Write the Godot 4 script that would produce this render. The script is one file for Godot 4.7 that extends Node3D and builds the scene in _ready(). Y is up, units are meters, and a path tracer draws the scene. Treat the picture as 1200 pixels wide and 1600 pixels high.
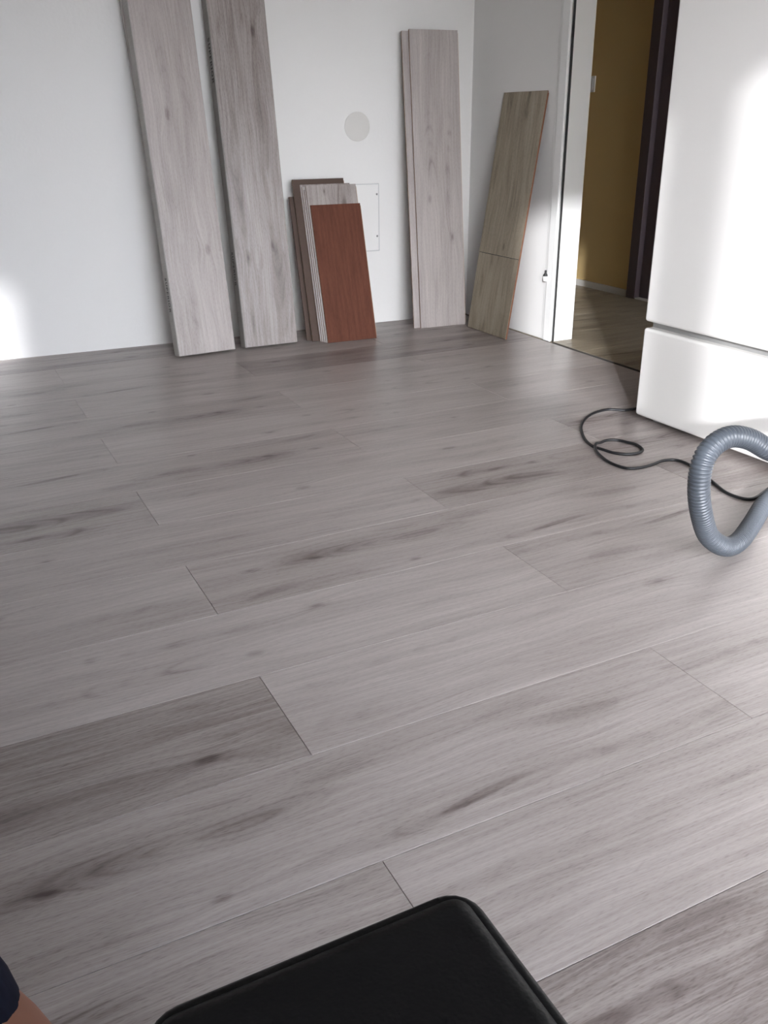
extends Node3D
# A room with a new grey laminate floor, seen from a chair: packs and offcuts of laminate lean on the walls, a white fridge and a vacuum hose stand at the right.
# x runs along the planks to the right, z towards the photographer, y up; metres.

const PW := 0.244          # plank width
const PL := 1.3515         # plank length
const GAP := 0.0007
const WALL_TILT := -0.046  # the back wall is not quite square to the planks

var wood: Array = []
var M := {}
var used := {}
var plank_cache := {}
var rng := RandomNumberGenerator.new()


# ---------------------------------------------------------------- naming
func numbered(called: String) -> String:
	var n: int = used.get(called, 0)
	used[called] = n + 1
	return called if n == 0 else "%s_%03d" % [called, n]


func thing(called: String, label: String, category: String, at: Vector3 = Vector3.ZERO, group: String = "") -> Node3D:
	var o := Node3D.new()
	o.name = numbered(called)
	add_child(o)
	o.position = at
	tag(o, label, category, group)
	return o


func tag(o: Node3D, label: String, category: String, group: String = "") -> void:
	o.set_meta("label", label)
	o.set_meta("category", category)
	if group != "":
		o.set_meta("group", group)


func structure(called: String, at: Vector3 = Vector3.ZERO) -> Node3D:
	var o := Node3D.new()
	o.name = called
	add_child(o)
	o.position = at
	o.set_meta("kind", "structure")
	return o


func part(called: String, mesh: Mesh, m: Material, parent: Node3D, at: Vector3 = Vector3.ZERO, turn: Vector3 = Vector3.ZERO) -> MeshInstance3D:
	var o := MeshInstance3D.new()
	o.name = called
	o.mesh = mesh
	o.material_override = m
	parent.add_child(o, true)
	o.position = at
	o.rotation = turn
	o.cast_shadow = GeometryInstance3D.SHADOW_CASTING_SETTING_ON
	return o


func shell(called: String, boxes: Array, m: Material) -> MeshInstance3D:
	# one piece of the room's shell, made of plain boxes [from, to]
	var st := SurfaceTool.new()
	st.begin(Mesh.PRIMITIVE_TRIANGLES)
	for b in boxes:
		var lo: Vector3 = b[0]
		var hi: Vector3 = b[1]
		var bm := BoxMesh.new()
		bm.size = hi - lo
		st.append_from(bm, 0, Transform3D(Basis(), (lo + hi) / 2.0))
	var o := part(called, st.commit(), m, self)
	o.set_meta("kind", "structure")
	return o


# ---------------------------------------------------------------- shapes
func round_list(h: float, r: float, seg: int) -> PackedFloat32Array:
	var l := PackedFloat32Array()
	for i in seg + 1:
		l.append(-h + r * (1.0 - cos(PI / 2.0 * i / seg)) if seg > 1 else -h + r * i)
	for i in seg + 1:
		l.append(-l[seg - i])
	return l


func rbox(size: Vector3, r: float, seg: int = 1, uv: Rect2 = Rect2(0, 0, 1, 1)) -> ArrayMesh:
	# a box with rounded edges; its texture is laid along x (u) and z (v)
	var st := SurfaceTool.new()
	st.begin(Mesh.PRIMITIVE_TRIANGLES)
	var h := size / 2.0
	r = minf(r, minf(h.x, minf(h.y, h.z)) * 0.98)
	var inner := h - Vector3(r, r, r)
	var base := 0
	for axis in 3:
		for s in [-1.0, 1.0]:
			var a1 := (axis + 1) % 3
			var a2 := (axis + 2) % 3
			var lu := round_list(h[a1], r, seg)
			var lv := round_list(h[a2], r, seg)
			for i in lu.size():
				for j in lv.size():
					var p := Vector3.ZERO
					p[axis] = h[axis] * s
					p[a1] = lu[i]
					p[a2] = lv[j]
					var c := p.clamp(-inner, inner)
					var n := (p - c).normalized()
					p = c + n * r
					st.set_normal(n)
					st.set_uv(Vector2(uv.position.x + uv.size.x * (p.x / size.x + 0.5), uv.position.y + uv.size.y * (p.z / size.z + 0.5)))
					st.add_vertex(p)
			var w := lv.size()
			for i in lu.size() - 1:
				for j in w - 1:
					var a := base + i * w + j
					if s > 0:
						for k in [a, a + 1, a + w, a + 1, a + w + 1, a + w]:
							st.add_index(k)
					else:
						for k in [a, a + w, a + 1, a + 1, a + w, a + w + 1]:
							st.add_index(k)
			base += lu.size() * w
	return st.commit()


func tube(path: PackedVector3Array, radii: PackedFloat32Array, sides: int, squash: Vector2 = Vector2.ONE, capped: bool = true) -> ArrayMesh:
	# a swept tube; frames are carried along the path without twist
	var st := SurfaceTool.new()
	st.begin(Mesh.PRIMITIVE_TRIANGLES)
	var n := path.size()
	var t0 := (path[1] - path[0]).normalized()
	var nx := t0.cross(Vector3.UP if absf(t0.y) < 0.9 else Vector3.RIGHT).normalized()
	var prev := t0
	for i in n:
		var t := (path[mini(i + 1, n - 1)] - path[maxi(i - 1, 0)]).normalized()
		var ax := prev.cross(t)
		if ax.length() > 1e-6:
			nx = nx.rotated(ax.normalized(), prev.angle_to(t))
		nx = (nx - t * nx.dot(t)).normalized()
		var ny := t.cross(nx)
		prev = t
		for k in sides + 1:
			var a := TAU * k / sides
			var d := nx * cos(a) * squash.x + ny * sin(a) * squash.y
			st.set_uv(Vector2(float(k) / sides, float(i) / n))
			st.add_vertex(path[i] + d * radii[i])
	var w := sides + 1
	for i in n - 1:
		for k in sides:
			var a := i * w + k
			for q in [a, a + w, a + 1, a + 1, a + w, a + w + 1]:
				st.add_index(q)
	if capped:
		for e in [0, n - 1]:
			st.set_uv(Vector2.ZERO)
			st.add_vertex(path[e])
			var c: int = n * w + (0 if e == 0 else 1)
			for k in sides:
				var a: int = e * w + k
				for q in ([c, a, a + 1] if e == 0 else [c, a + 1, a]):
					st.add_index(q)
	st.generate_normals()
	return st.commit()


func curve(points: Array, step: float) -> PackedVector3Array:
	# a smooth line through the points (Catmull-Rom), resampled at even steps
	var c := Curve3D.new()
	c.bake_interval = step / 2.0
	for i in points.size():
		var before: Vector3 = points[maxi(i - 1, 0)]
		var after: Vector3 = points[mini(i + 1, points.size() - 1)]
		var h := (after - before) / 6.0
		c.add_point(points[i], -h, h)
	var out := PackedVector3Array()
	var n := int(c.get_baked_length() / step)
	for i in n + 1:
		out.append(c.sample_baked(c.get_baked_length() * i / n, true))
	return out


func lathe(profile: Array, sides: int) -> ArrayMesh:
	# turned about y; profile of (radius, height) from the bottom up
	var st := SurfaceTool.new()
	st.begin(Mesh.PRIMITIVE_TRIANGLES)
	for i in profile.size():
		for k in sides + 1:
			var a := TAU * k / sides
			st.set_uv(Vector2(float(k) / sides, float(i) / profile.size()))
			st.add_vertex(Vector3(cos(a) * profile[i].x, profile[i].y, sin(a) * profile[i].x))
	var w := sides + 1
	for i in profile.size() - 1:
		for k in sides:
			var a := i * w + k
			for q in [a, a + w + 1, a + w, a, a + 1, a + w + 1]:
				st.add_index(q)
	st.generate_normals()
	return st.commit()


# ---------------------------------------------------------------- materials
func flat(color: Color, rough: float, spec: float = 0.5) -> StandardMaterial3D:
	var m := StandardMaterial3D.new()
	m.albedo_color = color
	m.roughness = rough
	m.metallic_specular = spec
	return m


func rgb(r: int, g: int, b: int) -> Color:
	return Color8(r, g, b)


func noise(seed_: int, octaves: int = 3) -> FastNoiseLite:
	var n := FastNoiseLite.new()
	n.seed = seed_
	n.noise_type = FastNoiseLite.TYPE_SIMPLEX_SMOOTH
	n.frequency = 1.0
	n.fractal_octaves = octaves
	if octaves == 1:
		n.fractal_type = FastNoiseLite.FRACTAL_NONE
	return n


func wood_image(w: int, h: int, seed_: int, light: Vector3, mid: Vector3, dark: Vector3, tone: float, streak: float, figure: float, knots: int) -> Image:
	# printed oak: broad tone bands, dark heart streaks, cathedral figure, knots and fine pores; u along the plank
	var broad := noise(seed_, 3)
	var fine := noise(seed_ + 1, 3)
	var warp := noise(seed_ + 2, 2)
	var pore := noise(seed_ + 3, 1)
	var r := RandomNumberGenerator.new()
	r.seed = seed_ * 77 + 5
	var hearts := []
	for i in 2:
		hearts.append(Vector4(0.05 + 0.1 * i + r.randf_range(0.0, 0.05), r.randf_range(0.010, 0.021), r.randf_range(0.25, 1.1), r.randf_range(0.0, 50.0)))
	var kn := []
	for i in knots:
		kn.append(Vector4(r.randf_range(0.1, 1.25), hearts[i % 2].x + r.randf_range(-0.012, 0.012), r.randf_range(0.004, 0.0085), r.randf_range(1.8, 2.8)))
	var data := PackedByteArray()
	data.resize(w * h * 3)
	var at := 0
	for j in h:
		var v := PW * j / h
		for i in w:
			var u := PL * i / w
			var wp := warp.get_noise_2d(u * 1.6, v * 4.0)
			var vv := v + wp * 0.014
			var dk := 0.0
			for k in kn:
				var du: float = (u - k.x) / k.w
				var dv: float = v - k.y
				var d2: float = (du * du + dv * dv) / (k.z * k.z)
				if d2 < 40.0:
					dk += exp(-d2 * 0.6) * 0.9 + (0.5 + 0.5 * sin(sqrt(d2) * 3.6 + wp * 6.0)) * exp(-d2 * 0.11) * 0.22
					vv += dv * exp(-d2 * 0.07) * 0.8
			var heart := 0.0
			var arch := 0.0
			for q in hearts:
				var hv: float = vv - q.x - 0.02 * warp.get_noise_2d(u * 1.3 + q.w, 3.0)
				var wide: float = q.y * (1.0 + 0.7 * warp.get_noise_2d(u * 1.9 + q.w, 8.0))
				var e := exp(-hv * hv / (wide * wide))
				var amp := smoothstep(-0.25, 0.45, broad.get_noise_2d(u * 1.5 + q.w, q.w))
				heart += e * amp
				var hu: float = (u - q.z) * 0.11
				var wave := 0.5 + 0.5 * sin(sqrt(hu * hu + hv * hv + 0.00003) * 560.0 + wp * 12.0)
				arch += wave * wave * wave * minf(1.0, e * 1.6) * amp
			var b := broad.get_noise_2d(u * 0.8, vv * 9.0)
			var f := fine.get_noise_2d(u * 5.5, vv * 300.0)
			var f2 := fine.get_noise_2d(u * 2.4 + 40.0, vv * 75.0)
			var p := pore.get_noise_2d(u * 55.0, v * 520.0)
			var sm := smoothstep(0.22, 0.6, warp.get_noise_2d(u * 3.0 + 17.0, vv * 26.0 + 7.0)) * streak * 0.4
			var g := tone + b * 0.35 + f * 0.34 + f2 * 0.32 - heart * streak * (0.62 + 0.5 * f2 + 0.35 * f) - arch * figure * 0.7 - sm * (0.7 + f2) - minf(dk, 1.3) * 0.8 - maxf(p - 0.2, 0.0) * 0.55
			var c: Vector3
			if g > 0.0:
				c = mid.lerp(light, minf(g, 1.25))
			else:
				c = mid.lerp(dark, minf(-g, 1.3))
			data[at] = int(clampf(c.x, 0.0, 255.0))
			data[at + 1] = int(clampf(c.y, 0.0, 255.0))
			data[at + 2] = int(clampf(c.z, 0.0, 255.0))
			at += 3
	var im := Image.create_from_data(w, h, false, Image.FORMAT_RGB8, data)
	im.generate_mipmaps()
	return im


func speckle(w: int, seed_: int, a: Color, b: Color, fu: float, fv: float) -> ImageTexture:
	# two tones mixed by fine and coarse noise (fibreboard, leather, plaster)
	var n1 := noise(seed_, 4)
	var n2 := noise(seed_ + 1, 2)
	var im := Image.create(w, w, false, Image.FORMAT_RGB8)
	for j in w:
		for i in w:
			var t := 0.5 + 0.5 * n1.get_noise_2d(i * fu / w, j * fv / w) + 0.35 * n2.get_noise_2d(i * fu * 9.0 / w, j * fv * 9.0 / w)
			im.set_pixel(i, j, a.lerp(b, clampf(t, 0.0, 1.0)))
	im.generate_mipmaps()
	return ImageTexture.create_from_image(im)


func bump(w: int, seed_: int, fu: float, fv: float, strength: float) -> ImageTexture:
	var n1 := noise(seed_, 4)
	var im := Image.create(w, w, false, Image.FORMAT_RGBA8)
	for j in w:
		for i in w:
			var g := 0.5 + 0.5 * n1.get_noise_2d(i * fu / w, j * fv / w)
			im.set_pixel(i, j, Color(g, g, g))
	im.bump_map_to_normal_map(strength)
	im.generate_mipmaps()
	return ImageTexture.create_from_image(im)


func make_materials() -> void:
	var lt := Vector3(188, 180, 176)
	var md := Vector3(156, 147, 143)
	var dk := Vector3(100, 89, 86)
	# tone, streak, figure, knots of each printed decor
	var kinds := [
		[0.50, 0.30, 0.3, 1], [0.40, 0.60, 0.4, 2], [0.48, 0.35, 0.9, 2], [-0.12, 0.8, 0.35, 3],
		[0.12, 0.6, 0.9, 1], [-0.12, 0.9, 0.8, 2], [0.34, 0.55, 0.3, 1], [0.28, 0.95, 0.5, 3],
	]
	var grain := bump(512, 900, 6.0, 160.0, 1.2)
	for k in kinds.size():
		var d: Array = kinds[k]
		var m := StandardMaterial3D.new()
		m.albedo_texture = ImageTexture.create_from_image(wood_image(1728, 312, 100 + k * 11, lt, md, dk, d[0], d[1], d[2], d[3]))
		m.roughness = 0.36
		m.metallic_specular = 0.5
		m.normal_enabled = true
		m.normal_texture = grain
		m.normal_scale = 0.25
		wood.append(m)
		var b := m.duplicate() as StandardMaterial3D   # the same print, shrink-wrapped or loose boards: whiter decor batch
		b.roughness = 0.3
		wood.append(b)
	var olive := StandardMaterial3D.new()
	olive.albedo_texture = ImageTexture.create_from_image(wood_image(1024, 256, 401, Vector3(184, 174, 156), Vector3(150, 139, 121), Vector3(100, 90, 76), 0.0, 1.0, 0.6, 1))
	olive.roughness = 0.42
	M.olive = olive
	M.wall = flat(rgb(226, 224, 221), 0.9, 0.3)
	M.wall.normal_enabled = true
	M.wall.normal_texture = bump(512, 31, 60.0, 60.0, 1.0)
	M.wall.normal_scale = 0.15
	M.wall.uv1_triplanar = true
	M.wall.uv1_world_triplanar = true
	M.wall.uv1_scale = Vector3(0.8, 0.8, 0.8)
	M.ceiling = flat(rgb(232, 231, 229), 0.95, 0.3)
	M.trim = flat(rgb(233, 232, 229), 0.4)
	M.yellow = flat(rgb(216, 188, 134), 0.85, 0.3)
	M.dark_door = flat(rgb(88, 76, 80), 0.45)
	M.rubber = flat(rgb(38, 37, 36), 0.7)
	M.subfloor = flat(rgb(70, 66, 62), 0.95)
	M.plaster = flat(rgb(216, 213, 207), 0.95)
	M.cover = flat(rgb(209, 206, 201), 0.7)
	M.panel_rim = flat(rgb(196, 195, 194), 0.7)
	M.core = flat(Color.WHITE, 0.9, 0.3)
	M.core.albedo_texture = speckle(128, 51, rgb(172, 146, 124), rgb(198, 174, 152), 40.0, 40.0)
	M.core_orange = flat(rgb(142, 100, 78), 0.85, 0.3)
	M.brown = flat(Color.WHITE, 0.75, 0.35)
	M.brown.albedo_texture = speckle(256, 61, rgb(82, 47, 35), rgb(106, 64, 48), 5.0, 12.0)
	M.brown_dark = flat(rgb(86, 72, 65), 0.8, 0.3)
	M.carton = flat(Color.WHITE, 0.7)
	M.carton.albedo_texture = speckle(128, 71, rgb(160, 156, 151), rgb(178, 174, 169), 6.0, 30.0)
	M.ink = flat(rgb(74, 70, 69), 0.7)
	M.white_gloss = flat(rgb(240, 237, 233), 0.22)
	M.grip = flat(rgb(150, 149, 147), 0.4)
	M.plastic_dark = flat(rgb(30, 30, 32), 0.5)
	M.hose = flat(rgb(74, 79, 86), 0.3)
	M.cord = flat(rgb(24, 24, 26), 0.45)
	M.leather = flat(rgb(12, 12, 13), 0.5, 0.3)
	M.leather.normal_enabled = true
	M.leather.normal_texture = bump(512, 81, 70.0, 70.0, 2.0)
	M.leather.normal_scale = 0.3
	M.leather.uv1_triplanar = true
	M.leather.uv1_scale = Vector3(5, 5, 5)
	M.navy = flat(Color.WHITE, 0.95, 0.2)
	M.navy.albedo_texture = speckle(256, 91, rgb(15, 17, 30), rgb(24, 27, 42), 30.0, 90.0)
	M.shirt = flat(rgb(90, 92, 98), 0.95, 0.2)
	M.skin = flat(rgb(124, 80, 61), 0.6)
	M.skin.subsurf_scatter_enabled = true
	M.skin.subsurf_scatter_strength = 0.15
	M.hair = flat(rgb(50, 38, 30), 0.7)
	M.switch = flat(rgb(226, 226, 222), 0.4)
	var glass := flat(Color(1, 1, 1, 0.04), 0.02)
	glass.transparency = BaseMaterial3D.TRANSPARENCY_ALPHA
	M.glass = glass


# ---------------------------------------------------------------- laminate
func plank_mesh(len_: float, wid: float, thick: float, u0: float, u1: float, flip: bool, v0: float = 0.0, v1: float = 1.0) -> ArrayMesh:
	var key := "%.3f %.3f %.4f %.3f %.3f %s %.2f %.2f" % [len_, wid, thick, u0, u1, flip, v0, v1]
	if not plank_cache.has(key):
		var uv := Rect2(u0, v0, u1 - u0, v1 - v0)
		if flip:
			uv = Rect2(u1, v1, u0 - u1, v0 - v1)
		plank_cache[key] = rbox(Vector3(len_, thick, wid), minf(0.0009, thick * 0.45), 1, uv)
	return plank_cache[key]


func lay_floor() -> void:
	var base := shell("floor", [[Vector3(-4.8, -0.12, -3.85), Vector3(2.0, -0.0085, 1.75)]], M.subfloor)
	var special := {"2,0": 0, "2,-1": 3, "0,0": 6, "0,-1": 4, "1,-1": 7, "1,0": 6, "-1,-1": 5, "-1,0": 4, "3,-1": 2, "3,0": 7, "4,-1": 1, "4,0": 7, "5,-1": 6, "5,0": 4, "6,-1": 4, "6,0": 1, "7,-1": 7, "7,0": 6}
	var left := -4.7
	var right := 2.004
	for k in range(-7, 15):
		var off := 0.0 if posmod(k, 2) == 0 else PL / 2.0
		for n in range(-5, 3):
			var a := n * PL + off
			var b := a + PL
			var c := maxf(a, left)
			var d := minf(b, right)
			if d - c < 0.02:
				continue
			var pick: int = special.get("%d,%d" % [k, n], rng.randi() % 8)
			var mesh := plank_mesh(d - c - GAP, PW - GAP, 0.008, (c - a) / PL, (d - a) / PL, (k * 7 + n * 3) % 5 < 2)
			part("plank", mesh, wood[pick * 2], base, Vector3((c + d) / 2.0, -0.004, -(k + 0.5) * PW))


func lean_basis(along: Vector3, lean: float, tilt: float) -> Basis:
	# x up the board, y out of its face, z across it
	var away := Vector3(along.z, 0, -along.x) * -1.0   # horizontal, out of the wall
	var up := Vector3.UP * cos(lean) - away * sin(lean)
	up = (up * cos(tilt) + along * sin(tilt)).normalized()
	var face := up.cross(along).normalized() * -1.0
	if face.dot(away) < 0.0:
		face = -face
	var across := up.cross(face)
	return Basis(up, face, across)


func board(called: String, label: String, group: String, left: Vector3, along: Vector3, wid: float, len_: float, thick: float, lean: float, face: Material, side: Material, back: Material, opts: Dictionary = {}) -> Node3D:
	# a laminate plank leaning on a wall; «left» is the front left corner of its foot
	var t := thing(called, label, opts.get("category", "laminate board"), Vector3.ZERO, group)
	var b := lean_basis(along, lean, opts.get("tilt", 0.0))
	t.basis = b
	t.position = left + along * wid / 2.0 + Vector3.UP * thick * sin(lean)
	var across: float = signf(b.z.dot(along))
	var skin := 0.0012
	var u0: float = opts.get("u0", 0.0)
	var u1: float = u0 + len_ / PL
	if not opts.has("groove"):
		part("decor_face", plank_mesh(len_, wid, skin, u0, u1, opts.get("flip", false)), face, t, Vector3(len_ / 2.0, -skin / 2.0, 0))
	else:
		var gx: float = opts.groove
		part("decor_face", plank_mesh(gx - 0.0025, wid, skin, 0.0, gx / PL, false), face, t, Vector3(gx / 2.0, -skin / 2.0, 0))
		part("decor_face", plank_mesh(len_ - gx - 0.0025, wid, skin, 0.4, 0.4 + (len_ - gx) / PL, true), face, t, Vector3((len_ + gx) / 2.0, -skin / 2.0, 0))
	var core := SurfaceTool.new()
	core.begin(Mesh.PRIMITIVE_TRIANGLES)
	var ct := thick - skin - 0.0008
	var bm := rbox(Vector3(len_ - 0.001, ct, wid - 0.001), 0.0004, 1, Rect2(0, 0, 8, 2))
	core.append_from(bm, 0, Transform3D(Basis(), Vector3(len_ / 2.0, -skin - ct / 2.0, 0)))
	core.append_from(rbox(Vector3(len_ - 0.02, ct * 0.3, 0.007), 0.0006, 1, Rect2(0, 0, 8, 0.2)), 0, Transform3D(Basis(), Vector3(len_ / 2.0, -skin - ct * 0.55, across * wid / 2.0)))   # tongue
	if opts.has("groove"):
		part("groove", rbox(Vector3(0.005, 0.0004, wid - 0.001), 0.0001), M.rubber, t, Vector3(opts.groove, -skin + 0.0004, 0))
	part("core", core.commit(), side, t)
	part("backing", plank_mesh(len_ - 0.001, wid - 0.001, 0.0008, 0, 1, false), back, t, Vector3(len_ / 2.0, -thick + 0.0004, 0))
	return t


func pack(label: String, left: Vector3, along: Vector3, wid: float, len_: float, thick: float, lean: float, face: Material, flip: bool, words: Array) -> void:
	# a shrink-wrapped pack of planks: printed carton sides, the top plank's decor showing in front
	var t := thing("laminate_pack", label, "laminate pack", Vector3.ZERO, "packs of laminate planks leaning on the back wall")
	var b := lean_basis(along, lean, 0.0)
	t.basis = b
	t.position = left + along * wid / 2.0 + Vector3.UP * thick * sin(lean)
	var across: float = signf(b.z.dot(along))
	var body := part("carton_side", rbox(Vector3(len_, thick - 0.002, wid), 0.004, 2, Rect2(0, 0, 4, 1)), M.carton, t, Vector3(len_ / 2.0, -thick / 2.0 - 0.001, 0))
	part("decor_face", rbox(Vector3(len_ - 0.004, 0.003, wid - 0.005), 0.0014, 2, Rect2(1, 1, -1, -1) if flip else Rect2(0, 0, 1, 1)), face, t, Vector3(len_ / 2.0, -0.0012, 0))
	for w in words:
		var tm := TextMesh.new()
		var sf := SystemFont.new()
		sf.font_names = PackedStringArray(["Droid Sans"])
		sf.font_weight = 700
		tm.font = sf
		tm.text = "SUPERIOR"
		tm.font_size = 32
		tm.pixel_size = 0.0012 * w[1]
		tm.depth = 0.0006
		# lies on the left side of the pack, reads downwards
		var o := MeshInstance3D.new()
		o.name = "lettering"
		o.mesh = tm
		o.material_override = M.ink
		t.add_child(o, true)
		o.set_meta("label", "dark SUPERIOR lettering on the pack's side")
		var out := Vector3(0, 0, -across)          # outwards from the left side
		var read := Vector3(-1, 0, 0)              # downwards
		var top := out.cross(read)
		o.basis = Basis(read, top, out)
		o.position = Vector3(w[0], -thick * w[2], -across * (wid / 2.0 + 0.0002))


# ---------------------------------------------------------------- scene
func _ready() -> void:
	rng.seed = 4242
	# camera
	var cam := Camera3D.new()
	cam.name = "camera"
	cam.fov = 59.258
	cam.near = 0.05
	cam.far = 60.0
	add_child(cam)
	cam.position = Vector3(-0.39984, 0.90085, 0.57463)
	cam.rotation = Vector3(-0.41039, -0.46184, -0.00952)
	cam.current = true
	# sky, sun, exposure
	var we := WorldEnvironment.new()
	we.name = "world"
	var env := Environment.new()
	var sky := Sky.new()
	var sm := ProceduralSkyMaterial.new()
	sm.sky_top_color = Color(0.46, 0.53, 0.64)
	sm.sky_horizon_color = Color(0.64, 0.69, 0.77)
	sm.ground_bottom_color = Color(0.34, 0.33, 0.32)
	sm.ground_horizon_color = Color(0.50, 0.50, 0.50)
	sm.sky_curve = 0.2
	sm.sun_angle_max = 70.0   # a hazy low sun: the air round it is bright
	sm.sun_curve = 0.8
	sky.sky_material = sm
	env.background_mode = Environment.BG_SKY
	env.sky = sky
	env.background_energy_multiplier = 17.0
	env.tonemap_mode = Environment.TONE_MAPPER_LINEAR
	env.tonemap_exposure = 0.95
	env.sdfgi_enabled = true
	env.ssao_enabled = true
	env.ssil_enabled = true
	we.environment = env
	add_child(we)
	var sun := DirectionalLight3D.new()
	sun.name = "sun"
	sun.light_color = Color(0.97, 0.98, 1.0)
	sun.light_energy = 2.1
	sun.light_angular_distance = 1.5
	sun.shadow_enabled = true
	add_child(sun)
	sun.look_at_from_position(Vector3.ZERO, Vector3(0.5409, -0.2588, -0.8017))

	make_materials()
	build_shell()
	lay_floor()
	build_doorway()
	build_packs()
	build_boards()
	build_wall_fittings()
	build_fridge()
	build_chair_and_person()
	build_hose_and_cord()


func build_shell() -> void:
	var H := 2.6
	# back wall, turned a little
	var wb := part("wall_back", rbox(Vector3(7.4, H, 0.2), 0.001), M.wall, self, Vector3(-1.2, H / 2.0, -3.4821 - 0.1), Vector3(0, WALL_TILT, 0))
	wb.set_meta("kind", "structure")
	# right wall with the doorway and a niche for the fridge
	shell("wall_right", [
		[Vector3(2.02, 0, -3.42), Vector3(2.12, H, -2.635)],
		[Vector3(2.02, 2.06, -2.635), Vector3(2.12, H, -1.78)],
		[Vector3(2.02, 0, -1.78), Vector3(2.40, H, -1.68)],
		[Vector3(2.30, 0, -1.68), Vector3(2.40, H, -0.92)],
		[Vector3(2.02, 0, -0.92), Vector3(2.40, H, -0.82)],
		[Vector3(2.02, 0, -0.82), Vector3(2.12, H, 1.8)],
	], M.wall)
	shell("wall_left", [[Vector3(-4.85, 0, -3.8), Vector3(-4.7, H, 1.8)]], M.wall)
	# near wall with a balcony door and two windows
	var a := 1.6
	var b := 1.7
	shell("wall_near", [
		[Vector3(-4.85, 0, a), Vector3(-3.86, H, b)],
		[Vector3(-3.86, 0, a), Vector3(-3.47, 1.5, b)], [Vector3(-3.86, 2.0, a), Vector3(-3.47, H, b)],
		[Vector3(-3.47, 0, a), Vector3(-1.10, H, b)],
		[Vector3(-1.10, 0, a), Vector3(-0.53, 0.95, b)], [Vector3(-1.10, 2.0, a), Vector3(-0.53, H, b)],
		[Vector3(-0.53, 0, a), Vector3(-0.47, H, b)],
		[Vector3(-0.47, 2.0, a), Vector3(1.7, H, b)],
		[Vector3(1.7, 0, a), Vector3(2.12, H, b)],
	], M.wall)
	shell("ceiling", [[Vector3(-4.85, H, -4.8), Vector3(3.3, H + 0.15, 1.8)]], M.ceiling)
	# the balcony slab above, outside
	shell("trim_1", [[Vector3(-4.85, 2.6, 1.7), Vector3(2.6, 2.75, 3.4)]], M.plaster)
	glazing("window_1", -3.88, -3.47, 1.5, 2.0, 1)
	glazing("window_2", -1.10, -0.53, 0.95, 2.0, 1)
	glazing("window_3", -0.47, 1.7, 0.0, 2.0, 2)
	# the hall behind the doorway
	shell("floor_hall", [[Vector3(2.0, -0.12, -4.8), Vector3(3.3, -0.0095, -0.55)]], M.subfloor)
	shell("wall_hall", [[Vector3(3.05, 0, -4.75), Vector3(3.2, H, -3.295)], [Vector3(3.05, 2.08, -3.295), Vector3(3.2, H, -2.36)], [Vector3(3.05, 0, -2.36), Vector3(3.2, H, -0.6)]], M.yellow)
	shell("wall_hall_far", [[Vector3(2.0, 0, -4.75), Vector3(3.2, H, -4.6)], [Vector3(2.02, 0, -4.6), Vector3(2.12, H, -3.42)]], M.yellow)
	var hn := -0.75
	shell("wall_hall_near", [[Vector3(2.12, 0, hn), Vector3(2.2, H, hn + 0.15)], [Vector3(3.0, 0, hn), Vector3(3.2, H, hn + 0.15)], [Vector3(2.2, 0, hn), Vector3(3.0, 0.3, hn + 0.15)], [Vector3(2.2, 2.2, hn), Vector3(3.0, H, hn + 0.15)]], M.yellow)
	glazing("window_4", 2.2, 3.0, 0.3, 2.2, 1)
	get_node("window_4").position.z = hn + 0.08
	shell("baseboard_hall", [[Vector3(3.036, 0, -4.6), Vector3(3.05, 0.034, -3.32)]], M.plaster)


func glazing(called: String, x0: float, x1: float, y0: float, y1: float, leaves: int) -> void:
	var o := structure(called, Vector3((x0 + x1) / 2.0, y0, 1.655))
	var w := x1 - x0
	var h := y1 - y0
	var f := 0.05
	for s in [-1, 1]:
		part("frame_post", rbox(Vector3(f, h, 0.07), 0.004), M.trim, o, Vector3(s * (w / 2.0 - f / 2.0), h / 2.0, 0))
		part("frame_rail", rbox(Vector3(w - 2 * f, f, 0.07), 0.004), M.trim, o, Vector3(0, f / 2.0 if s < 0 else h - f / 2.0, 0))
	var lw := (w - 2 * f) / leaves
	for i in leaves:
		var cx := -w / 2.0 + f + lw * (i + 0.5)
		part("pane", rbox(Vector3(lw - 0.002, h - 2 * f, 0.006), 0.001), M.glass, o, Vector3(cx, h / 2.0, 0))
		if i > 0:
			part("mullion", rbox(Vector3(0.05, h - 2 * f, 0.08), 0.004), M.trim, o, Vector3(cx - lw / 2.0, h / 2.0, 0))


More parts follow.
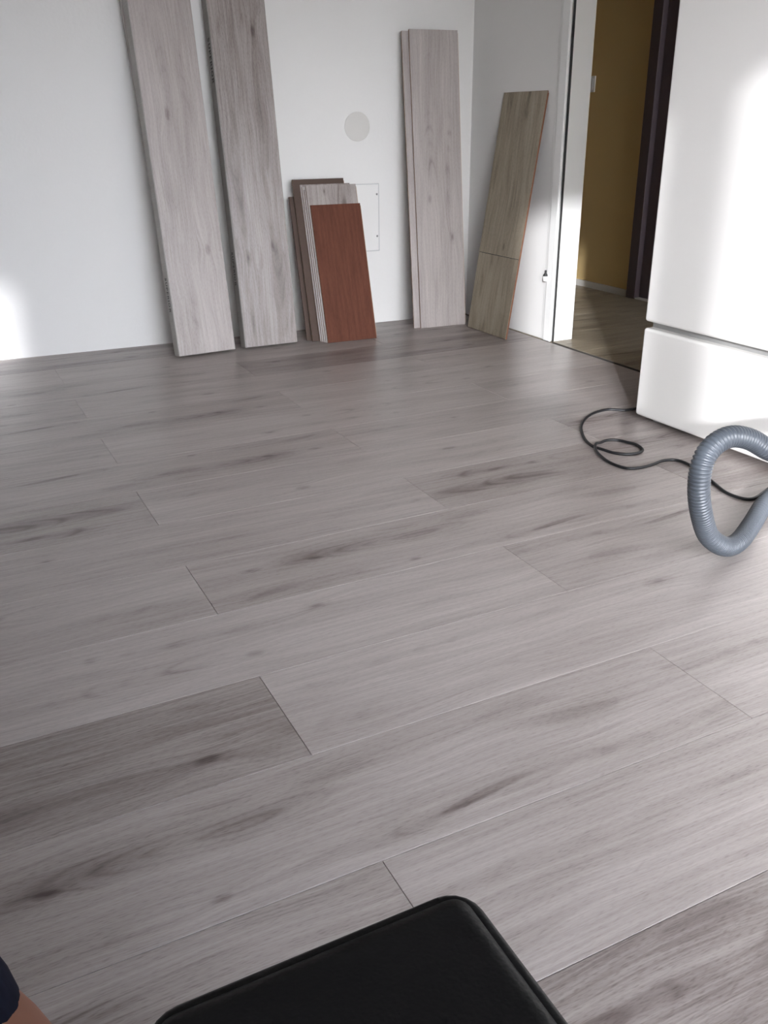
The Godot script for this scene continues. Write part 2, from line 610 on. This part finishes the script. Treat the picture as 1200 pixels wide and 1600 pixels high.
func build_doorway() -> void:
	# white door lining: jamb, casing on the room side, black gasket between them
	var o := structure("door_1", Vector3(2.02, 0, -2.61))
	part("jamb", rbox(Vector3(0.10, 2.04, 0.022), 0.003), M.trim, o, Vector3(0.058, 1.02, -0.011))
	part("casing", rbox(Vector3(0.014, 2.09, 0.05), 0.005, 3), M.trim, o, Vector3(-0.007, 1.045, -0.029))
	part("casing_strip", rbox(Vector3(0.005, 2.09, 0.022), 0.002, 2), M.trim, o, Vector3(-0.0025, 1.045, -0.064))
	part("gasket", rbox(Vector3(0.008, 2.03, 0.006), 0.002), M.rubber, o, Vector3(0.004, 1.015, -0.001))
	part("head_jamb", rbox(Vector3(0.10, 0.022, 0.83), 0.003), M.trim, o, Vector3(0.058, 2.05, 0.415))
	part("head_casing", rbox(Vector3(0.014, 0.05, 0.83), 0.005, 3), M.trim, o, Vector3(-0.007, 2.07, 0.411))
	part("jamb", rbox(Vector3(0.10, 2.04, 0.022), 0.003), M.trim, o, Vector3(0.058, 1.02, 0.819))
	# threshold: a dark expansion gap, then the hall's own boards
	part("threshold_strip", rbox(Vector3(0.004, 0.009, 0.83), 0.001), M.subfloor, o, Vector3(0.002, -0.0045, 0.415))
	var fl: Node3D = get_node("floor_hall")
	for k in range(-4, 8):
		var z := -4.62 + (k + 4) * 0.315
		for n in 2:
			var a := 2.026 if n == 0 else 2.026 + 0.34 + 0.3 * posmod(k, 3)
			var b := 2.026 + 0.34 + 0.3 * posmod(k, 3) if n == 0 else 3.05
			part("plank", plank_mesh(b - a - 0.0015, 0.3135, 0.008, 0.1 * posmod(k, 5), 0.1 * posmod(k, 5) + (b - a) / PL, k % 2 == 0), M.olive, fl, Vector3((a + b) / 2.0, -0.004, z + 0.1575))
	# the dark door in the hall
	var d := structure("door_2", Vector3(3.05, 0, -2.83))
	part("frame_post", rbox(Vector3(0.06, 2.08, 0.07), 0.004), M.dark_door, d, Vector3(0.0, 1.04, -0.435))
	part("frame_post", rbox(Vector3(0.06, 2.08, 0.07), 0.004), M.dark_door, d, Vector3(0.0, 1.04, 0.435))
	part("frame_head", rbox(Vector3(0.06, 0.07, 0.80), 0.004), M.dark_door, d, Vector3(0.0, 2.045, 0))
	part("leaf", rbox(Vector3(0.04, 2.0, 0.796), 0.003), M.dark_door, d, Vector3(0.02, 1.008, 0))
	for y in [0.5, 1.4]:
		part("panel", rbox(Vector3(0.012, 0.74, 0.56), 0.005, 2), M.dark_door, d, Vector3(-0.002, y, 0))
	part("threshold", rbox(Vector3(0.05, 0.008, 0.80), 0.002), M.plaster, d, Vector3(-0.002, 0.004, 0))


func build_packs() -> void:
	pack("grey oak laminate pack leaning leftmost, light carton side with small dark lettering near its foot", Vector3(0.486, 0, -3.093), Vector3(0.9975, 0, -0.07).normalized(), 0.25, 1.385, 0.064, deg_to_rad(8.6), wood[3], false, [[0.25, 0.75, 0.5]])
	pack("grey oak laminate pack leaning second from left, dark shaded side with lettering high and low", Vector3(0.778, 0, -3.108), Vector3(1, 0, 0.01).normalized(), 0.24, 1.385, 0.07, deg_to_rad(8.3), wood[7], true, [[1.13, 0.9, 0.42], [0.33, 0.75, 0.55]])
	# a loose board stands behind the left pack; only its upper left edge shows
	board("laminate_board", "grey laminate board behind the leftmost pack, only its upper left edge showing", "", Vector3(0.515, 0, -3.184), Vector3(0.9989, 0, -0.046).normalized(), 0.24, 1.375, 0.018, deg_to_rad(7.6), wood[1], M.carton, M.brown, {"tilt": deg_to_rad(-1.9)})


func build_boards() -> void:
	# three loose boards by the corner
	var g := "loose grey boards stacked in the right corner of the back wall"
	var along := Vector3(0.9965, 0, 0.083).normalized()
	var x := Vector3(1.649, 0, -3.131)
	var nrm := Vector3(-along.z, 0, along.x)
	board("laminate_board", "grey oak laminate board standing foremost in the tall stack beside the room corner", g, x, along, 0.232, 1.268, 0.009, deg_to_rad(6.9), wood[5], M.core, M.brown, {"flip": true})
	board("laminate_board", "grey laminate board second in the tall corner stack, its left edge jutting out", g, x - nrm * 0.014 - along * 0.029, along, 0.232, 1.262, 0.009, deg_to_rad(6.9), wood[1], M.core, M.brown)
	board("laminate_board", "grey laminate board rearmost in the tall corner stack, a sliver showing at right", g, x - nrm * 0.034 + along * 0.010, along, 0.232, 1.256, 0.009, deg_to_rad(7.3), wood[13], M.core, M.brown)
	# the olive board on the right wall
	board("laminate_board", "olive brown weathered laminate board with one cross groove leaning on the right wall", "", Vector3(1.858, 0, -3.056), Vector3(0.012, 0, 1).normalized(), 0.314, 1.018, 0.009, deg_to_rad(8.7), M.olive, M.core_orange, M.brown, {"groove": 0.345})
	# the short offcuts
	var s := "short laminate offcuts stacked on the back wall"
	var e := Vector3(1, 0, 0.055).normalized()
	var o := Vector3(1.141, 0, -3.056)
	var n := Vector3(-e.z, 0, e.x)
	var lean := deg_to_rad(16.8)
	board("laminate_offcut", "short offcut turned round to show its red-brown fibreboard back, front of the pile", s, o, e, 0.232, 0.59, 0.0085, lean, M.brown, M.core, wood[1])
	board("laminate_offcut", "short grey oak offcut directly behind the brown one, decor showing above it", s, o - n * 0.0105 - e * 0.006, e, 0.232, 0.672, 0.0085, lean, wood[9], M.core, M.brown)
	board("laminate_offcut", "short offcut third from the front, pale core edge visible at left", s, o - n * 0.021 - e * 0.011, e, 0.232, 0.655, 0.0085, lean, wood[1], M.core, M.brown)
	board("laminate_offcut", "short offcut fourth from the front, pale core edge between other pale edges", s, o - n * 0.0315 - e * 0.016, e, 0.232, 0.666, 0.0085, lean, wood[5], M.core, M.brown)
	board("laminate_offcut", "short offcut fifth from the front, last pale core edge beside the dark one", s, o - n * 0.042 - e * 0.022, e, 0.232, 0.674, 0.0085, lean, wood[7], M.core, M.brown)
	board("laminate_offcut", "tall dark-faced offcut rising behind the pale-edged ones in the short pile", s, o - n * 0.056 - e * 0.052, e, 0.238, 0.694, 0.0085, deg_to_rad(16.2), M.brown_dark, M.core, wood[11])
	board("laminate_offcut", "rearmost offcut of the short pile, lower and poking out at left", s, o - n * 0.080 - e * 0.070, e, 0.232, 0.62, 0.0085, deg_to_rad(15.6), M.brown_dark, M.brown_dark, M.brown)

func back_wall_z(x: float) -> float:
	return -3.435 + 0.046 * (x + 0.177)


func build_wall_fittings() -> void:
	var d := thing("blanking_cover", "round white blanking cover plate on the back wall above the short boards", "wall cover", Vector3(1.444, 0.876, back_wall_z(1.444)))
	d.rotation.y = WALL_TILT
	part("disc", lathe([Vector2(0.0605, 0.0), Vector2(0.0605, 0.002), Vector2(0.058, 0.0035), Vector2(0.03, 0.0042), Vector2(0.0, 0.0044)], 48), M.cover, d, Vector3.ZERO, Vector3(PI / 2, 0, 0))
	var p := thing("access_panel", "small white access panel with two screws low on the back wall behind short boards", "access panel", Vector3(1.40, 0.487, back_wall_z(1.40)))
	p.rotation.y = WALL_TILT
	part("frame", rbox(Vector3(0.292, 0.300, 0.005), 0.002, 2), M.panel_rim, p, Vector3(0, 0, 0.0015))
	part("flap", rbox(Vector3(0.283, 0.291, 0.004), 0.0015, 2), M.wall, p, Vector3(-0.001, 0, 0.0035))
	for y in [0.103, -0.082]:
		part("screw", lathe([Vector2(0.005, 0.0), Vector2(0.0045, 0.0018), Vector2(0.0, 0.002)], 16), M.grip, p, Vector3(0.133, y, 0.0045), Vector3(PI / 2, 0, 0))
	var l := thing("door_catch", "tiny white catch with a dark pin on the door casing beside olive board", "door catch", Vector3(2.008, 0.272, -2.664))
	part("roller", lathe([Vector2(0.0, -0.012), Vector2(0.010, -0.011), Vector2(0.011, 0.0), Vector2(0.010, 0.009), Vector2(0.0, 0.010)], 20), M.trim, l, Vector3(-0.006, -0.004, 0))
	part("pin", lathe([Vector2(0.011, 0.006), Vector2(0.010, 0.012), Vector2(0.0045, 0.018), Vector2(0.0045, 0.03), Vector2(0.0, 0.031)], 16), M.rubber, l, Vector3(-0.006, 0, 0))
	var s := thing("light_switch", "square light switch on the yellow hall wall seen through the doorway", "light switch", Vector3(3.05, 1.071, -3.772))
	part("plate", rbox(Vector3(0.009, 0.08, 0.08), 0.003, 2), M.switch, s, Vector3(-0.0045, 0, 0))
	part("rocker", rbox(Vector3(0.006, 0.056, 0.056), 0.002, 2), M.switch, s, Vector3(-0.010, 0, 0), Vector3(0, 0, 0.05))


func build_fridge() -> void:
	var f := thing("fridge", "tall white glossy fridge with a grey grip groove between two doors beside the doorway", "fridge", Vector3(1.59, 0, -1.583))
	# local: doors face -x, the width runs along +z
	f.rotation.y = deg_to_rad(1.2)
	part("body", rbox(Vector3(0.56, 1.80, 0.585), 0.006, 2), M.white_gloss, f, Vector3(0.355, 0.93, 0.2975))
	var up := part("upper_door", rbox(Vector3(0.058, 1.515, 0.595), 0.010, 3), M.white_gloss, f, Vector3(0.029, 0.318 + 0.7575, 0.2975))
	part("lower_door", rbox(Vector3(0.058, 0.283, 0.595), 0.010, 3), M.white_gloss, f, Vector3(0.029, 0.015 + 0.1415, 0.2975))
	part("grip_groove", rbox(Vector3(0.03, 0.03, 0.58), 0.003), M.grip, f, Vector3(0.045, 0.308, 0.2975))
	up.set_meta("label", "tall plain upper door")
	part("plinth", rbox(Vector3(0.5, 0.028, 0.56), 0.002), M.plastic_dark, f, Vector3(0.35, 0.016, 0.2975))
	for z in [0.06, 0.535]:
		part("foot", lathe([Vector2(0.0, 0.0), Vector2(0.017, 0.0), Vector2(0.017, 0.012), Vector2(0.008, 0.014), Vector2(0.008, 0.03), Vector2(0.0, 0.03)], 18), M.grip, f, Vector3(0.05, 0.0, z))


func build_hose_and_cord() -> void:
	# ribbed vacuum hose: one arm lies on the floor, the loop rises from it and falls away to the right
	var pts := [Vector3(1.66, 0.023, -0.86), Vector3(1.56, 0.023, -0.885), Vector3(1.446, 0.023, -0.875), Vector3(1.345, 0.023, -0.832), Vector3(1.235, 0.023, -0.766), Vector3(1.133, 0.024, -0.709), Vector3(1.063, 0.036, -0.685), Vector3(0.988, 0.085, -0.666), Vector3(0.931, 0.155, -0.642), Vector3(0.903, 0.220, -0.633), Vector3(0.901, 0.275, -0.632), Vector3(0.925, 0.306, -0.635), Vector3(0.967, 0.320, -0.634), Vector3(1.02, 0.308, -0.630), Vector3(1.09, 0.272, -0.620), Vector3(1.19, 0.258, -0.625), Vector3(1.32, 0.262, -0.63), Vector3(1.45, 0.215, -0.57), Vector3(1.54, 0.11, -0.49), Vector3(1.61, 0.035, -0.42), Vector3(1.70, 0.023, -0.34)]
	var o := thing("vacuum_hose", "grey ribbed vacuum cleaner hose looping up from the floor at the right", "vacuum hose")
	var path := curve(pts, 0.00115)
	var radii := PackedFloat32Array()
	for i in path.size():
		var ph := fposmod(i * 0.00115, 0.0075) / 0.0075
		radii.append(0.0200 + 0.0023 * smoothstep(0.0, 0.3, ph) * (1.0 - smoothstep(0.6, 0.9, ph)))
	part("ribbed_tube", tube(path, radii, 32), M.hose, o)
	for e in [[path[0], path[0] - path[12]], [path[path.size() - 1], path[path.size() - 1] - path[path.size() - 13]]]:
		var d: Vector3 = e[1].normalized()
		var c: Vector3 = e[0]
		part("end_cuff", tube(PackedVector3Array([c - d * 0.03, c - d * 0.028, c + d * 0.05, c + d * 0.052]), PackedFloat32Array([0.0228, 0.0230, 0.0230, 0.0215]), 28), M.plastic_dark, o)
	# the cord
	var k := thing("power_cord", "thin black power cord curling with one small loop on floor before the fridge", "power cord")
	var y := 0.0045
	var flat_pts := [[1.80, -1.66], [1.70, -1.655], [1.622, -1.655], [1.603, -1.663], [1.57, -1.689], [1.51, -1.681], [1.449, -1.65], [1.389, -1.598], [1.349, -1.547], [1.308, -1.478], [1.29, -1.42],
		[1.296, -1.386, 0.0], [1.307, -1.342], [1.334, -1.315], [1.368, -1.309], [1.394, -1.32], [1.408, -1.345], [1.413, -1.375], [1.403, -1.40], [1.391, -1.427], [1.363, -1.441], [1.33, -1.433], [1.295, -1.412, 0.008], [1.267, -1.376, 0.004],
		[1.249, -1.317], [1.244, -1.266], [1.256, -1.226], [1.29, -1.213], [1.339, -1.216], [1.386, -1.226], [1.421, -1.214], [1.429, -1.18], [1.42, -1.138], [1.39, -1.044], [1.364, -0.971], [1.367, -0.926], [1.385, -0.906], [1.42, -0.912], [1.48, -0.935], [1.56, -0.962], [1.70, -0.96], [1.80, -0.93]]
	var line := []
	for p in flat_pts:
		line.append(Vector3(p[0], y + (p[2] if p.size() > 2 else 0.0), p[1]))
	var cp := curve(line, 0.006)
	var cr := PackedFloat32Array()
	cr.resize(cp.size())
	cr.fill(0.0042)
	part("cable", tube(cp, cr, 12), M.cord, k)


func limb(points: Array, radii: Array, step: float, sides: int, squash: Vector2 = Vector2.ONE) -> ArrayMesh:
	var path := curve(points, step)
	var rr := PackedFloat32Array()
	for i in path.size():
		# radius by the nearest place along the given points
		var best := 1e9
		var r := 0.0
		for s in points.size() - 1:
			var a: Vector3 = points[s]
			var b: Vector3 = points[s + 1]
			var t := clampf((path[i] - a).dot(b - a) / (b - a).length_squared(), 0.0, 1.0)
			var d := path[i].distance_squared_to(a.lerp(b, t))
			if d < best:
				best = d
				r = lerpf(radii[s], radii[s + 1], smoothstep(0.0, 1.0, t))
		rr.append(r)
	return tube(path, rr, sides, squash)


func joined(meshes: Array) -> ArrayMesh:
	var st := SurfaceTool.new()
	st.begin(Mesh.PRIMITIVE_TRIANGLES)
	for m in meshes:
		st.append_from(m, 0, Transform3D())
	return st.commit()


func build_chair_and_person() -> void:
	# the armchair under the photographer: the front of its right arm is in the picture
	var c := thing("armchair", "black leather armchair, the piped end of its padded arm in the foreground at bottom", "armchair", Vector3(-0.655, 0, 0.327))
	for side in [1, -1]:
		var ax: float = 0.347 * side
		var arm := part("armrest", rbox(Vector3(0.139, 0.50, 0.54), 0.011, 4), M.leather, c, Vector3(ax - 0.0015, 0.350, 0.2705))
		var loop := []
		var hx := 0.067
		var hz := 0.2675
		var r := 0.011
		for q in [[1, -1, 0], [1, 1, 1], [-1, 1, 2], [-1, -1, 3]]:
			for i in 6:
				var a: float = -PI / 2 + q[2] * PI / 2 + PI / 2 * i / 5.0
				loop.append(Vector3(q[0] * (hx - r) + cos(a) * r, 0.243, q[1] * (hz - r) + sin(a) * r))
		loop.append(loop[0])
		var lp := PackedVector3Array(loop)
		var lr := PackedFloat32Array()
		lr.resize(lp.size())
		lr.fill(0.0042)
		part("piping", tube(lp, lr, 10, Vector2.ONE, false), M.leather, arm)
		for z in [0.04, 0.50]:
			part("foot", rbox(Vector3(0.05, 0.10, 0.05), 0.004), M.plastic_dark, c, Vector3(ax, 0.05, z))
	part("seat", rbox(Vector3(0.552, 0.16, 0.56), 0.03, 4), M.leather, c, Vector3(0, 0.365, 0.26))
	part("seat_base", rbox(Vector3(0.552, 0.18, 0.50), 0.01, 2), M.leather, c, Vector3(0, 0.195, 0.28))
	part("backrest", rbox(Vector3(0.552, 0.62, 0.12), 0.03, 4), M.leather, c, Vector3(0, 0.62, 0.60), Vector3(0.12, 0, 0))
	# the seated photographer; only a knee in dark shorts and some bare calf reach into the picture
	var p := thing("person", "seated person at the bottom left corner, dark navy shorts and some bare leg", "person", Vector3.ZERO)
	var bodies := []
	var shorts := []
	for s in [0, 1]:
		var hip := Vector3(-0.545, 0.545, 0.62) if s == 0 else Vector3(-0.755, 0.545, 0.62)
		var knee := Vector3(-0.487, 0.505, 0.215) if s == 0 else Vector3(-0.80, 0.515, 0.19)
		var ankle := Vector3(-0.425, 0.085, 0.155) if s == 0 else Vector3(-0.80, 0.085, 0.14)
		var calf := knee.lerp(ankle, 0.33) + Vector3(0, 0, 0.02)
		bodies.append(limb([hip, hip.lerp(knee, 0.5) + Vector3(0, 0.005, 0), knee + Vector3(0.015, -0.010, 0.055), knee + Vector3(0.008, -0.004, 0.0), knee + Vector3(0, -0.05, -0.01), calf, knee.lerp(ankle, 0.75), ankle, ankle + Vector3(0, -0.045, -0.03), ankle + Vector3(0, -0.055, -0.12), ankle + Vector3(0, -0.062, -0.18)], [0.082, 0.076, 0.070, 0.051, 0.052, 0.054, 0.04, 0.036, 0.04, 0.036, 0.02], 0.012, 32))
		shorts.append(limb([hip + Vector3(0, 0, 0.03), hip.lerp(knee, 0.5) + Vector3(-0.010, 0.008, 0), knee + Vector3(-0.012, 0.010, 0.03), knee + Vector3(-0.008, -0.033, 0.0)], [0.094, 0.090, 0.078, 0.070], 0.01, 40))
	var waist := Vector3(-0.650, 0.56, 0.66)
	bodies.append(limb([waist, waist + Vector3(0, 0.2, 0.02), waist + Vector3(0, 0.40, 0.045), waist + Vector3(0, 0.47, 0.05), waist + Vector3(0, 0.55, 0.04)], [0.115, 0.115, 0.125, 0.07, 0.05], 0.015, 32, Vector2(1.25, 0.8)))
	bodies.append(limb([waist + Vector3(0, 0.53, 0.03), waist + Vector3(0, 0.60, 0.01), waist + Vector3(0, 0.68, 0.005), waist + Vector3(0, 0.75, 0.015), waist + Vector3(0, 0.765, 0.02)], [0.05, 0.066, 0.08, 0.055, 0.012], 0.01, 32, Vector2(0.95, 1.15)))
	for s in [-1, 1]:
		var sh := waist + Vector3(0.17 * s, 0.41, 0.045)
		bodies.append(limb([sh, sh + Vector3(0.05 * s, -0.26, 0.0), sh + Vector3(0.02 * s, -0.29, -0.03), sh + Vector3(-0.02 * s, -0.30, -0.2), sh + Vector3(-0.03 * s, -0.31, -0.27), sh + Vector3(-0.03 * s, -0.315, -0.33)], [0.05, 0.04, 0.04, 0.03, 0.036, 0.018], 0.012, 24))
	part("body", joined(bodies), M.skin, p)
	shorts.append(limb([waist + Vector3(0, -0.05, 0), waist + Vector3(0, 0.06, 0.005)], [0.135, 0.122], 0.012, 36, Vector2(1.25, 0.82)))
	part("shorts", joined(shorts), M.navy, p)
	part("shirt", limb([waist + Vector3(0, 0.03, 0), waist + Vector3(0, 0.2, 0.02), waist + Vector3(0, 0.40, 0.045), waist + Vector3(0, 0.475, 0.05)], [0.125, 0.124, 0.133, 0.075], 0.015, 36, Vector2(1.25, 0.82)), M.shirt, p)
	part("hair", limb([waist + Vector3(0, 0.68, 0.03), waist + Vector3(0, 0.74, 0.03), waist + Vector3(0, 0.775, 0.025)], [0.082, 0.065, 0.014], 0.008, 28, Vector2(0.97, 1.1)), M.hair, p)
